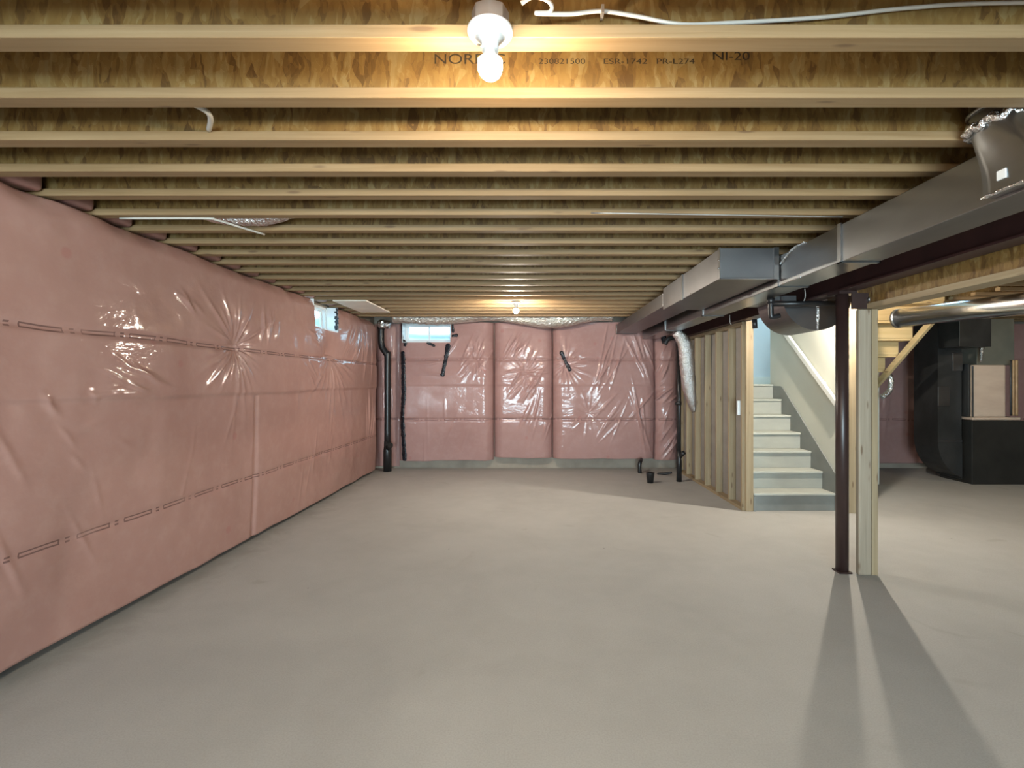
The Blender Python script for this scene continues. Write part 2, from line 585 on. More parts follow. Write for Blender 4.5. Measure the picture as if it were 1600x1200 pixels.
# ------------------------------------------------------------------ windows
def window(name, label, plane, u0, u1, z0, z1, w, thick=0.07):
    """slider window with two sashes; plane 'x' (in the left wall) or 'y' (in the end wall); w = position of the inner face, room side sign"""
    root = empty(name, ((w, (u0 + u1) / 2, z0) if plane == 'x' else ((u0 + u1) / 2, w, z0)))
    tag(root, label, None, None, 'structure')
    sg = -1 if plane == 'x' else 1
    def B(mb, a0, a1, b0, b1, d0, d1):
        lo, hi = sorted((w + sg * d0, w + sg * d1))
        if plane == 'x':
            return mb.box(lo, hi, a0, a1, b0, b1)
        return mb.box(a0, a1, lo, hi, b0, b1)
    f = MB()
    e = 0.032
    B(f, u0, u1, z0, z0 + e, 0, thick)
    B(f, u0, u1, z1 - e, z1, 0, thick)
    B(f, u0, u0 + e, z0 + e, z1 - e, 0, thick)
    B(f, u1 - e, u1, z0 + e, z1 - e, 0, thick)
    f.build('window_frame', 'vinyl', root)
    mid = (u0 + u1) / 2
    for k, (a, b) in enumerate(((u0 + e, mid + 0.012), (mid - 0.012, u1 - e))):
        d0 = 0.012 + 0.026 * k
        s = MB()
        q = 0.024
        B(s, a, b, z0 + e, z0 + e + q, d0, d0 + 0.024)
        B(s, a, b, z1 - e - q, z1 - e, d0, d0 + 0.024)
        B(s, a, a + q, z0 + e + q, z1 - e - q, d0, d0 + 0.024)
        B(s, b - q, b, z0 + e + q, z1 - e - q, d0, d0 + 0.024)
        so = s.build('sash', 'vinyl', root)
        B(MB(), a + q, b - q, z0 + e + q, z1 - e - q, d0 + 0.010, d0 + 0.014).build('pane', 'glass', so)
    return root


window('window_1', 'small white vinyl slider window in the long left wall', 'x', LWY0, LWY1, WZ0, WZ1, -2.745)
window('window_2', 'small white vinyl slider window in the far end wall', 'y', BWX0, BWX1, WZ0 + 0.02, WZ1 + 0.03, 8.585)
M['well'] = simple('galvanised_well_steel', (0.55, 0.62, 0.66), (0.62, 0.69, 0.73), (3, 3, 3), 0.6, 0.1, 0.05)


def window_well(cx, cy, ang, label):
    n, m = 20, 40
    th = np.linspace(0, PI, n)
    zz = np.linspace(1.7, 2.40, m)
    T, Z = np.meshgrid(th, zz)
    R = 0.62 + 0.02 * np.sin(Z * 2 * PI / 0.12)
    x = R * np.cos(T)
    y = 0.95 * R * np.sin(T)
    ca, sa = math.cos(ang), math.sin(ang)
    o = grid_mesh('window_well', cx + x * ca - y * sa, cy + x * sa + y * ca, Z, 'well')
    sm = o.modifiers.new('thickness', 'SOLIDIFY')
    sm.thickness = 0.006
    tag(o, label, 'window well')


window_well(-2.96, (LWY0 + LWC) / 2, PI / 2, 'corrugated steel window well outside the left wall window')
window_well((BWX0 + BWX1) / 2, 8.81, 0.0, 'corrugated steel window well outside the end wall window')

# unseen patio door added far behind the camera to let in fill light
pd = empty('door_fill', (-0.2, -4.2, 0))
tag(pd, 'unseen white patio door added behind the camera for fill light', None, None, 'structure')
f = MB().box(-1.8, 1.4, -4.26, -4.16, 2.08, 2.15).box(-1.8, -1.73, -4.26, -4.16, 0, 2.08).box(1.33, 1.4, -4.26, -4.16, 0, 2.08)
f.box(-0.25, -0.15, -4.26, -4.16, 0, 2.08).box(-1.73, 1.33, -4.26, -4.16, 0, 0.06)
f.build('door_frame', 'vinyl', pd)
for a, b in ((-1.73, -0.25), (-0.15, 1.33)):
    MB().box(a, b, -4.215, -4.205, 0.06, 2.08).build('pane', 'glass', pd)

# ------------------------------------------------------------------ insulation blankets
rng = np.random.default_rng(3)


def vnoise(u, v, su, sv, seed):
    """smooth value noise, -1..1"""
    r = np.random.default_rng(seed)
    G = r.uniform(-1, 1, (64, 64))
    a, b = u * su + 100.3, v * sv + 57.7
    i, j = np.floor(a).astype(int), np.floor(b).astype(int)
    fa, fb = a - i, b - j
    fa, fb = fa * fa * (3 - 2 * fa), fb * fb * (3 - 2 * fb)
    g = lambda p, q: G[p % 64, q % 64]
    return (g(i, j) * (1 - fa) + g(i + 1, j) * fa) * (1 - fb) + (g(i, j + 1) * (1 - fa) + g(i + 1, j + 1) * fa) * fb


def pinch(u, v, cu, cv, depth, reach, amp, nfold, seed, lo=-PI, hi=PI):
    """dimple with folds radiating from a fastener"""
    r = np.random.default_rng(seed)
    du, dv = u - cu, v - cv
    rr = np.sqrt(du * du + dv * dv) + 1e-6
    th = np.arctan2(dv, du)
    out = depth * np.exp(-(rr / (0.30 * reach)) ** 1.2)
    w = np.zeros_like(rr)
    for k in range(nfold):
        a = -PI + 2 * PI * (k + r.uniform(-0.3, 0.3)) / nfold
        if not (lo <= a <= hi):
            continue
        L = reach * r.uniform(0.45, 1.15)
        dth = np.abs((th - a + PI) % (2 * PI) - PI)
        lat = rr * np.sin(np.minimum(dth, PI / 2))
        wid = 0.007 + 0.035 * rr
        s = np.exp(-(lat / wid) ** 2) * (dth < 1.2)
        w += r.uniform(0.6, 1.2) * s * np.exp(-(rr / L) ** 2.5) * np.minimum(rr / 0.03, 1)
    return -out + amp * w


def creases(u, v, seed, boxes):
    """short straight folds: (u, v, length, angle, amp, count, spread)"""
    r = np.random.default_rng(seed)
    w = np.zeros_like(u)
    for (cu, cv, L, ang, amp, cnt, spr) in boxes:
        for k in range(cnt):
            a = ang + r.uniform(-0.22, 0.22)
            pu = cu + r.uniform(-spr, spr)
            pv = cv + r.uniform(-spr, spr) * 0.7
            du, dv = u - pu, v - pv
            s = du * math.cos(a) + dv * math.sin(a)
            q = -du * math.sin(a) + dv * math.cos(a)
            l = L * r.uniform(0.6, 1.2)
            w += amp * r.uniform(0.5, 1.2) * np.exp(-(s / l) ** 2 - (q / (0.012 + 0.01 * r.uniform())) ** 2)
    return w


LX = -2.585


def left_surf(u, v):
    """how far the blanket stands into the room from LX (u = y along the wall, v = z)"""
    w = 0.022 * vnoise(u, v, 0.9, 1.1, 1) + 0.008 * vnoise(u, v, 3.1, 2.6, 2) + 0.0025 * vnoise(u, v, 9, 7, 5)
    w += 0.016 / (1 + np.exp(-(v - 1.385 - 0.015 * vnoise(u, v * 0, 1.1, 1, 8)) / 0.006)) * np.exp(-np.maximum(v - 1.4, 0) / 0.5)
    w += -0.020 * np.exp(-((u - 4.60 - 0.02 * vnoise(u * 0, v, 1, 2, 9)) / 0.03) ** 2) * (v < 1.36)
    w += -0.014 * np.exp(-((v - 1.775) / 0.02) ** 2)
    w += -0.008 * np.exp(-((v - 0.615) / 0.02) ** 2)
    w += pinch(u, v, 4.33, 1.80, 0.085, 0.46, 0.021, 26, 11)
    w += pinch(u, v, 6.31, 1.83, 0.10, 0.60, 0.026, 26, 12, -2.9, -0.25)
    w += pinch(u, v, 1.20, 1.79, 0.07, 0.40, 0.013, 22, 13)
    w += creases(u, v, 21, [(3.25, 1.46, 0.13, -0.45, 0.010, 9, 0.22), (3.05, 1.34, 0.10, 0.1, 0.009, 5, 0.2),
                            (4.85, 2.05, 0.10, 1.15, 0.014, 9, 0.13), (2.9, 1.22, 0.07, -0.7, 0.008, 6, 0.3),
                            (5.75, 1.60, 0.12, -0.75, 0.012, 6, 0.15), (7.0, 2.0, 0.14, 0.85, 0.020, 12, 0.22),
                            (7.6, 1.95, 0.22, 1.35, 0.014, 7, 0.28), (7.9, 1.0, 0.3, 1.5, 0.014, 7, 0.25),
                            (3.7, 2.05, 0.08, -0.6, 0.010, 4, 0.12), (5.9, 2.00, 0.10, -0.3, 0.012, 4, 0.12)])
    w += creases(u, v, 22, [(2.5, 0.9, 0.18, -1.2, 0.006, 7, 0.5), (4.0, 1.0, 0.2, 1.3, 0.004, 5, 0.6), (6.0, 0.8, 0.2, 1.4, 0.005, 8, 0.8)])
    # bulge of the batts, rounding off at the far end and at the bottom
    w += 0.03 * np.sin(np.clip((v - 0.1) / 2.3, 0, 1) * PI)
    w += -0.24 * np.clip((u - 8.08) / 0.30, 0, 1) ** 2.2
    return np.maximum(w, -0.148)


def make_left():
    u = np.concatenate([np.arange(-4.0, 1.8, 0.03), np.arange(1.8, 8.52, 0.0105)])
    ug = u
    zb = 0.055
    v = np.concatenate([np.arange(zb, 1.15, 0.016), np.arange(1.15, 2.30, 0.0105), np.arange(2.30, 2.475, 0.014)])
    U, V = np.meshgrid(ug, v)
    W = left_surf(U, V)
    wav = 0.012 * vnoise(U, U * 0, 3.0, 1, 31) + 0.02 * vnoise(U, U * 0, 0.8, 1, 32)
    topw = np.clip((V - 2.36) / 0.11, 0, 1)
    W = W + topw ** 2 * (-0.05 + 0.03 * vnoise(U, V, 5, 3, 33))
    Z = V + wav * np.clip((0.3 - V) / 0.25, 0, 1) + topw * 0.0
    X = LX + W
    # rows that turn back to the concrete at the bottom and the top
    bx = np.stack([X[0] * 0 - 2.735, X[0] - 0.05])
    bz = np.stack([Z[0] + 0.05, Z[0] - 0.012])
    tx = np.stack([X[-1] - 0.035, X[-1] * 0 - 2.735])
    tz = np.stack([Z[-1] + 0.004, Z[-1] + 0.005])
    X = np.vstack([bx, X, tx])
    Z = np.vstack([bz, Z, tz])
    Y = np.vstack([U[:2], U, U[:2]])
    zc = 0.25 * (Z[:-1, :-1] + Z[1:, 1:] + Z[:-1, 1:] + Z[1:, :-1])
    yc = 0.25 * (Y[:-1, :-1] + Y[1:, 1:] + Y[:-1, 1:] + Y[1:, :-1])
    keep = ~((yc > LWY0) & (yc < LWY1) & (zc > WZ0 - 0.005))
    o = grid_mesh('insulation_blanket', X, Y, Z, 'blanket_left', keep)
    tag(o, 'long pink fibreglass blanket under clear poly sheet on the left wall', 'insulation', 'wall insulation blankets')
    # reveal of the window, wrapped in poly
    r = MB()
    r.box(-2.735, LX + 0.0, LWY1 - 0.004, LWY1 + 0.006, WZ0 - 0.01, 2.47)
    r.box(-2.735, LX + 0.0, LWY0 - 0.006, LWY0 + 0.004, WZ0 - 0.01, 2.47)
    r.box(-2.735, LX + 0.012, LWY0 - 0.006, LWY1 + 0.006, WZ0 - 0.014, WZ0 - 0.004)
    rv = r.build('window_reveal', 'vinyl', o)
    tp = MB()
    for k in range(14):
        z = WZ0 + 0.02 + 0.021 * k
        tp.box(-2.605 + random.uniform(-0.025, 0.012), LX + 0.008 + random.uniform(-0.012, 0.01), LWY1 - 0.014 - random.uniform(0, 0.006), LWY1 - 0.004, z, z + 0.022)
    tag(tp.build('tape', 'tape', o, bevel=0.002, seg=1), 'black tape down the window reveal')
    return o


make_left()

BY = 8.40
SEGS = {  # name: (x0, x1, y offset, bottom z, seed)
    'corner': (-2.735, -2.295, 0.13, 0.03, 41),
    'window': (-2.29, -0.665, 0.00, 0.15, 42),
    'middle': (-0.66, 0.345, 0.03, 0.19, 43),
    'wide': (0.347, 2.075, -0.03, 0.185, 44),
    'pilaster': (2.077, 2.485, -0.02, 0.165, 45),
}


def back_surf(seg, u, v):
    x0, x1, off, zb, seed = SEGS[seg]
    w = 0.018 * vnoise(u, v, 1.2, 1.3, seed) + 0.007 * vnoise(u, v, 4, 3, seed + 100)
    e = np.minimum(u - x0, x1 - u)
    rad = 0.17
    edge = np.clip(e / rad, 0, 1)
    w += -0.16 * (1 - np.sqrt(np.clip(1 - (1 - edge) ** 2, 0, 1)))
    w += 0.05 * np.sin(np.clip((v - zb) / (2.4 - zb), 0, 1) * PI)
    w += -0.02 * np.exp(-((v - 1.865) / 0.025) ** 2) - 0.014 * np.exp(-((v - 0.855) / 0.022) ** 2)
    w += 0.012 / (1 + np.exp(-(v - 1.43) / 0.008)) * np.exp(-np.maximum(v - 1.45, 0) / 0.5)
    cr = {
        'window': [(-1.15, 1.9, 0.2, 1.0, 0.016, 9, 0.3), (-1.75, 1.72, 0.14, 0.05, 0.014, 7, 0.18), (-0.85, 2.0, 0.2, 1.2, 0.018, 8, 0.22), (-1.3, 0.6, 0.3, 1.4, 0.006, 6, 0.6)],
        'middle': [(-0.25, 2.1, 0.14, 1.0, 0.022, 12, 0.22), (-0.1, 1.75, 0.16, 0.1, 0.02, 10, 0.25), (-0.1, 1.45, 0.16, 0.9, 0.022, 12, 0.28), (0.1, 0.8, 0.25, 1.2, 0.016, 9, 0.3)],
        'wide': [(1.3, 1.85, 0.35, 1.15, 0.022, 8, 0.3), (1.85, 1.9, 0.32, 1.95, 0.024, 7, 0.15), (1.6, 0.9, 0.35, 1.0, 0.014, 8, 0.4), (1.9, 0.8, 0.4, 1.75, 0.02, 6, 0.12)],
        'pilaster': [(2.22, 1.7, 0.15, 1.1, 0.02, 10, 0.15), (2.25, 1.3, 0.15, 0.7, 0.02, 10, 0.18), (2.25, 0.6, 0.3, 1.1, 0.02, 9, 0.2), (2.2, 2.0, 0.12, 1.3, 0.018, 6, 0.14)],
        'corner': [(-2.5, 1.4, 0.5, 1.5, 0.012, 5, 0.15)],
    }[seg]
    w += creases(u, v, seed + 7, cr)
    if seg == 'wide':
        w += pinch(u, v, 0.55, 1.78, 0.07, 0.42, 0.022, 20, 51)
        w += pinch(u, v, 0.95, 0.95, 0.02, 0.35, 0.008, 14, 53)
    if seg == 'middle':
        w += pinch(u, v, -0.1, 1.62, 0.06, 0.35, 0.018, 22, 52)
    if seg == 'window':
        w += pinch(u, v, -0.95, 1.85, 0.05, 0.3, 0.016, 18, 54)
    return np.minimum(BY + off - w, 8.570)


def make_back(seg, label):
    x0, x1, off, zb, seed = SEGS[seg]
    u = np.arange(x0, x1 + 0.006, 0.0125)
    v = np.arange(zb, 2.505, 0.0125)
    U, V = np.meshgrid(u, v)
    Y = back_surf(seg, U, V)
    Z = V + 0.012 * vnoise(U, U * 0, 4.0, 1, seed) * np.clip((zb + 0.15 - V) / 0.15, 0, 1)
    X = U.copy()
    X = np.vstack([X[:2], X])
    Z = np.vstack([np.stack([Z[0] + 0.02, Z[0] - 0.006]), Z])
    Y = np.vstack([np.stack([Y[0] * 0 + 8.575, Y[0] + 0.04]), Y])
    # side returns to the wall
    X = np.hstack([X[:, :1], X, X[:, -1:]])
    Z = np.hstack([Z[:, :1], Z, Z[:, -1:]])
    Y = np.hstack([Y[:, :1] * 0 + 8.575, Y, Y[:, -1:] * 0 + 8.575])
    keep = None
    if seg == 'window':
        zc = 0.25 * (Z[:-1, :-1] + Z[1:, 1:] + Z[:-1, 1:] + Z[1:, :-1])
        xc = 0.25 * (X[:-1, :-1] + X[1:, 1:] + X[:-1, 1:] + X[1:, :-1])
        keep = ~((xc > BWX0) & (xc < BWX1) & (zc > WZ0 + 0.015))
    o = grid_mesh('insulation_blanket', X, Y, Z, 'blanket_back', keep)
    return tag(o, label, 'insulation', 'wall insulation blankets')


b0 = make_back('corner', 'narrow pink insulation strip in the corner behind the bent black pipe')
b1 = make_back('window', 'pink insulation blanket with black tape around the end wall window')
b2 = make_back('middle', 'creased narrow pink insulation blanket between two wider ones on the end wall')
b3 = make_back('wide', 'wide pink insulation blanket with one slanted black tape strip on the end wall')
b4 = make_back('pilaster', 'slim crinkled pink insulation strip beside the stud wall')
r = MB()
r.box(BWX0 - 0.005, BWX0 + 0.004, BY - 0.02, 8.584, WZ0 + 0.01, 2.5).box(BWX1 - 0.004, BWX1 + 0.005, BY - 0.02, 8.584, WZ0 + 0.01, 2.5)
r.box(BWX0 - 0.005, BWX1 + 0.005, BY - 0.03, 8.584, WZ0 + 0.006, WZ0 + 0.016)
r.build('window_reveal', 'vinyl', b1)


def tape_strip(seg, parent, pts, width, label):
    """strip of tape lying on the blanket, pts = (x, z) polyline"""
    P = [Vector((p[0], 0, p[1])) for p in pts]
    Q = []
    for i in range(len(P) - 1):
        n = max(2, int((P[i + 1] - P[i]).length / 0.025))
        Q += [P[i].lerp(P[i + 1], k / n) for k in range(n)]
    Q.append(P[-1])
    rows = []
    for i, q in enumerate(Q):
        d = (Q[min(i + 1, len(Q) - 1)] - Q[max(i - 1, 0)]).normalized()
        s = Vector((-d.z, 0, d.x))
        wd = width * random.uniform(0.75, 1.2) * (0.6 if i in (0, len(Q) - 1) else 1)
        rows.append([q + s * (wd * k) for k in (-0.5, -0.17, 0.17, 0.5)])
    X = np.array([[p.x for p in r_] for r_ in rows])
    Z = np.array([[p.z for p in r_] for r_ in rows])
    Y = back_surf(seg, np.clip(X, SEGS[seg][0] + 0.01, SEGS[seg][1] - 0.01), Z) - 0.010
    o = grid_mesh('tape', X, Y, Z, 'tape', None, parent)
    m = o.modifiers.new('thickness', 'SOLIDIFY')
    m.thickness = 0.006
    o['label'] = label


def zb_(py):
    return CAM_Z + (597 - py) / 774 * 8.38


def xb_(px):
    return (px - 832) / 774 * 8.38


def tapepx(seg, par, pts, w, lab):
    tape_strip(seg, par, [(xb_(a), zb_(b)) for a, b in pts], w, lab)


tapepx('window', b1, [(629, 549), (631, 580), (632, 615), (629, 650), (631, 690), (632, 720)], 0.075, 'long vertical black tape strip')
tapepx('window', b1, [(701, 537), (699, 552), (695, 572), (692, 588)], 0.075, 'black tape strip hanging below the window')
tapepx('window', b1, [(628, 531), (634, 536), (632, 541)], 0.06, 'torn black tape at the window corner')
tapepx('window', b1, [(667, 535), (680, 541)], 0.05, 'short slanted black tape below the window')
tapepx('window', b1, [(706, 525), (716, 524)], 0.055, 'short black tape beside the window')
tapepx('window', b1, [(707, 505), (708, 520)], 0.04, 'black tape beside the window')
tapepx('window', b1, [(627, 505), (628, 530)], 0.04, 'black tape beside the window')
tapepx('wide', b3, [(876, 549), (884, 566), (891, 580)], 0.06, 'slanted black tape strip')
tapepx('pilaster', b4, [(1036, 512), (1037, 538)], 0.075, 'black tape near the top')

# blanket on the far wall beyond the stairs
u = np.arange(5.05, 9.15, 0.025)
v = np.arange(0.10, 2.48, 0.025)
U, V = np.meshgrid(u, v)
Wr = 0.02 * vnoise(U, V, 1.1, 1.2, 71) + 0.05 * np.sin(np.clip(V / 2.4, 0, 1) * PI) - 0.03 * np.exp(-((U % 1.2 - 0.6) / 0.05) ** 2)
Wr += creases(U, V, 72, [(6.0, 1.2, 0.5, 1.5, 0.02, 8, 0.3), (5.3, 1.6, 0.3, 1.1, 0.012, 8, 0.4)])
o = grid_mesh('insulation_blanket', np.vstack([U[:1], U]), np.vstack([U[:1] * 0 + 8.575, 8.46 - Wr]), np.vstack([V[:1], V]), 'blanket_back')
tag(o, 'shaded pink insulation blanket on the wall behind the furnace', 'insulation', 'wall insulation blankets')

# ------------------------------------------------------------------ joists
TF, FW, WT = 0.038, 0.0635, 0.0095


def joist_parts(root, x0, x1, yc):
    MB().box(x0, x1, yc - FW / 2, yc + FW / 2, JB, JB + TF).build('bottom_flange', 'wood_x', root, bevel=0.0015, seg=1)
    w = MB().box(x0, x1, yc - WT / 2, yc + WT / 2, JB + TF, SUB - TF).build('web', 'osb', root)
    MB().box(x0, x1, yc - FW / 2, yc + FW / 2, SUB - TF, SUB).build('top_flange', 'wood_x', root)
    return w


def joist_y(k):
    return 1.5005 - FW / 2 + 0.3048 * (k - 1)


JX0, JX1 = -2.72, 2.43
first = empty('ceiling_joist', (0, joist_y(3), JB), 'wooden I-joist of the ceiling with spruce flanges and strand board web', 'joist', 'ceiling joists over the open room')
joist_parts(first, JX0, JX1, joist_y(3))
for k in list(range(-17, 1)) + list(range(4, 22)):
    c = copy_tree(first)
    c.location.y = joist_y(k)
for k, lab in ((1, 'wooden I-joist with a porcelain bulb socket and white cable in front of it'),
               (2, 'wooden I-joist with black printed lettering on its strand board web')):
    r = empty('ceiling_joist', (0, joist_y(k), JB), lab, 'joist', 'ceiling joists over the open room')
    w = joist_parts(r, JX0, JX1, joist_y(k))
    if k == 2:
        lettered_web = w
fr_ = empty('ceiling_joist', (0, joist_y(3), JB), 'wooden I-joist of the ceiling beyond the steel beam', 'joist', 'ceiling joists beyond the steel beam')
joist_parts(fr_, 2.445, 9.18, joist_y(3))
fs_ = empty('ceiling_joist', (0, joist_y(14), JB), 'wooden I-joist of the ceiling over the furnace, stopped at the stairwell', 'joist', 'ceiling joists over the furnace')
joist_parts(fs_, 5.10, 9.18, joist_y(14))
for k in range(-17, 24):
    y = joist_y(k)
    if k in (3, 14):
        continue
    c = copy_tree(fs_ if y > SY0 - 0.06 else fr_)
    c.location.y = y

# lettering printed on the web of the second joist
def lettering(s, px, py, hgt, width=None):
    cu = bpy.data.curves.new('lettering', 'FONT')
    cu.body = s
    cu.size = hgt * 1.42
    yw = joist_y(2) - WT / 2
    tmp = bpy.data.objects.new('tmp_text', cu)
    C.objects.link(tmp)
    dg = bpy.context.evaluated_depsgraph_get()
    dg.update()
    me = bpy.data.meshes.new_from_object(tmp.evaluated_get(dg))
    bpy.data.objects.remove(tmp)
    sx = 1.0
    if width and len(me.vertices):
        xs = [v_.co.x for v_ in me.vertices]
        sx = width / (max(xs) - min(xs))
    X = (px - 832) / 774 * yw
    Z = CAM_Z + (597 - py) / 774 * yw
    for v_ in me.vertices:
        v_.co = Vector((X + v_.co.x * sx, yw - 0.0012, Z + v_.co.y))
    me.materials.clear()
    me.materials.append(M['ink'])
    o = bpy.data.objects.new('lettering', me)
    C.objects.link(o)
    o.parent = lettered_web
    pw = Matrix.Translation(lettered_web.parent.location)
    o.matrix_parent_inverse = Matrix.Identity(4)
    return o


pxm = 1.737 / 774
for s, px, py, hh, wd in (('NORDIC', 677, 100, 16, 112), ('230821500', 841, 100, 8.5, 74), ('ESR-1742', 942, 100, 8.5, 69),
                          ('PR-L274', 1025, 100, 8.5, 60), ('NI-20', 1112, 94, 13, 58)):
    lettering(s, px, py, hh * pxm, wd * pxm)

# pink batts closing the bays over the left wall
bt = MB()
bt.box(-2.735, -2.62, -0.115, 0.115, JB + 0.0, SUB - 0.03)
bt0 = bt.build('rim_batt', 'pink_batt', None, bevel=0.03, seg=3)
bt0.data.polygons.foreach_set('use_smooth', [True] * len(bt0.data.polygons))
bt0.location = (0, (joist_y(3) + joist_y(4)) / 2, 0.012)
tag(bt0, 'pink insulation batt stuffed between two joists above the left wall', 'insulation', 'rim batts over the left wall')
for k in list(range(-6, 3)) + list(range(4, 21)):
    c = bt0.copy()
    C.objects.link(c)
    c.location.y = (joist_y(k) + joist_y(k + 1)) / 2
    c.location.x = random.uniform(-0.01, 0.02)

# ------------------------------------------------------------------ steel beam and posts
bm_ = MB()
bm_.box(2.355, 2.495, -4.0, 8.5, 2.187, 2.200).box(2.355, 2.495, -4.0, 8.5, 2.472, JB).box(2.420, 2.430, -4.0, 8.5, 2.200, 2.472)
tag(bm_.build('steel_beam', 'steel_red'), 'dark red steel I-beam carrying the joists along the ducts', 'beam')

sp_ = empty('steel_post', (2.425, 3.88, 0), 'dark red round steel post under the steel beam', 'post')
MB().lathe([(0.046, 0.012), (0.046, 2.165)], (2.425, 3.88, 0), 28).build('tube', 'post_red', sp_)
MB().box(2.375, 2.475, 3.83, 3.93, 0.0, 0.012).build('base_plate', 'post_red', sp_)
MB().box(2.355, 2.495, 3.80, 3.96, 2.165, 2.187).build('cap_plate', 'post_red', sp_)
MB().box(2.44, 2.60, 3.782, 3.796, 2.045, 2.165).build('side_plate', 'post_red', sp_)
MB().lathe([(0.018, 3.764), (0.022, 3.769), (0.022, 3.782)], (2.575, 0, 2.115), 8, 'y').build('bolt', 'galv', sp_)

op = empty('door_opening_frame', (2.6, 3.86, 0), 'wooden posts and strand board header of the opening beside the steel post', 'door frame')
MB().box(2.505, 2.605, 3.80, 3.845, 0, 2.045).build('post', 'wood_grey', op, bevel=0.012, seg=3)
MB().box(2.609, 2.655, 3.805, 3.89, 0, 2.045).build('stud', 'wood_z', op, bevel=0.002, seg=1)
MB().box(2.505, 2.605, -0.3, -0.2, 0, 2.045).build('post', 'wood_grey', op, bevel=0.012, seg=3)
hd = MB().box(2.565, 2.655, -0.3, 3.90, 2.085, 2.44).build('header', 'osb', op)
MB().box(2.555, 2.70, -0.3, 3.90, 2.045, 2.085).build('header_flange', 'wood_y', hd)

# ------------------------------------------------------------------ stud wall beside the stairs
sw = empty('stud_wall', (2.46, 7.0, 0), 'open wooden stud wall along the left side of the stairs', 'stud wall')
ST0, ST1 = 2.42, 2.505
MB().box(ST0, ST1, 5.72, 8.26, 0, 0.038).build('bottom_plate', 'wood_y', sw)
MB().box(ST0, ST1, 5.72, 8.26, 2.145, 2.183).build('top_plate', 'wood_y', sw)
for i, y in enumerate((5.72, 6.10, 6.52, 6.94, 7.36, 7.78, 8.20)):
    wd = 0.038
    MB().box(ST0, ST1, y, y + wd, 0.038, 2.145).build('stud', 'wood_z', sw, bevel=0.002, seg=1)
MB().box(ST0 + 0.03, ST1 + 0.03, 5.682, 5.718, 0, 2.183).build('corner_post', 'wood_z', sw, bevel=0.002, seg=1)
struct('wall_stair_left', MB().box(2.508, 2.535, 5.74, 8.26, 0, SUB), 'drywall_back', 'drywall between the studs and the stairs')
tag(MB().box(2.388, 2.419, 5.762, 5.80, 1.10, 1.27).build('outlet_box', 'vinyl', None, bevel=0.006), 'small white electrical box on a stud of the stair wall', 'outlet box')

# ------------------------------------------------------------------ stairs
stx0, stx1 = 2.545, 3.485
RISE, RUN, SY = 0.2077, 0.245, 5.715
st = empty('staircase', (3.0, SY, 0), 'grey painted enclosed staircase going up beside the studs', 'staircase')
for k in range(1, 8):
    y = SY + (k - 1) * RUN
    z = RISE * k
    MB().box(stx0, stx1, y, y + 0.018, z - RISE, z - 0.028).build('riser', 'riser' if k > 1 else 'skirt', st)
    y1 = y + RUN if k < 7 else y + 0.3
    MB().box(stx0, stx1 - 0.004, y - 0.026, y1 + 0.0, z - 0.028, z).build('tread', 'tread', st, bevel=0.008, seg=3)
a, b = 5.70, 7.10
zl = lambda y: 0.445 + 0.815 * (y - 5.73)
poly = [(a, 0.0), (a, zl(a)), (6.90, zl(6.90)), (6.97, zl(6.90) + 0.03), (7.30, zl(6.90) + 0.03), (7.30, 1.2)]
MB().prism(poly, 3.486, 3.502, 'x').build('skirt_board', 'skirt', st)
MB().box(2.537, 2.56, 5.68, 5.714, 0, 0.175).build('end_board', 'skirt', st)

struct('wall_stair_right', MB().box(3.503, 3.655, 5.64, 7.30, 0, SUB), 'drywall', 'cream painted drywall beside the stairs')
es = MB().box(3.555, 3.672, 5.598, 5.638, 0, 2.48).build('end_stud', 'wood_z', None, bevel=0.002, seg=1)
tag(es, 'brightly lit bare stud closing the end of the cream stair wall', 'stud')
hr = empty('handrail', (3.47, 6.3, 1.7), 'white sloping handrail on the cream stair wall', 'handrail')
d = Vector((0, 1.45, 1.45 * 0.80))
nrm = Vector((0, -0.8, 1)).normalized()
p0 = Vector((0, 5.64, 1.235))
poly = []
for p in (p0 - nrm * 0.033, p0 + d - nrm * 0.033, p0 + d + nrm * 0.033, p0 + nrm * 0.033):
    poly.append((p.y, p.z))
MB().prism(poly, 3.445, 3.483, 'x').build('rail', 'white_paint', hr, bevel=0.006)
for s in (0.2, 0.8):
    q = p0 + d * s
    MB().box(3.483, 3.503, q.y - 0.02, q.y + 0.02, q.z - 0.02, q.z + 0.02).build('bracket', 'white_paint', hr)

LZ = 7 * RISE
struct('floor_landing', MB().box(2.536, SX1 - 0.02, 7.485, 8.26, LZ - 0.03, LZ), 'tread', 'stair landing')
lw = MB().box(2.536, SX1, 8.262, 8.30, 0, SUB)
struct('wall_landing', lw, 'landing_daylight', 'wall with blue daylight tinted into its paint at the back of the landing')
struct('baseboard_landing', MB().box(2.54, SX1 - 0.02, 8.245, 8.261, LZ, LZ + 0.12), 'white_paint', 'white baseboard on the landing')
struct('wall_landing_right', MB().box(SX1 - 0.02, SX1 + 0.02, 7.2, 8.26, 0, SUB), 'drywall', 'wall at the right end of the landing')
struct('wall_under_landing', MB().box(3.656, SX1 - 0.021, 7.45, 7.484, 0, LZ), 'drywall_back', 'drywall under the landing')

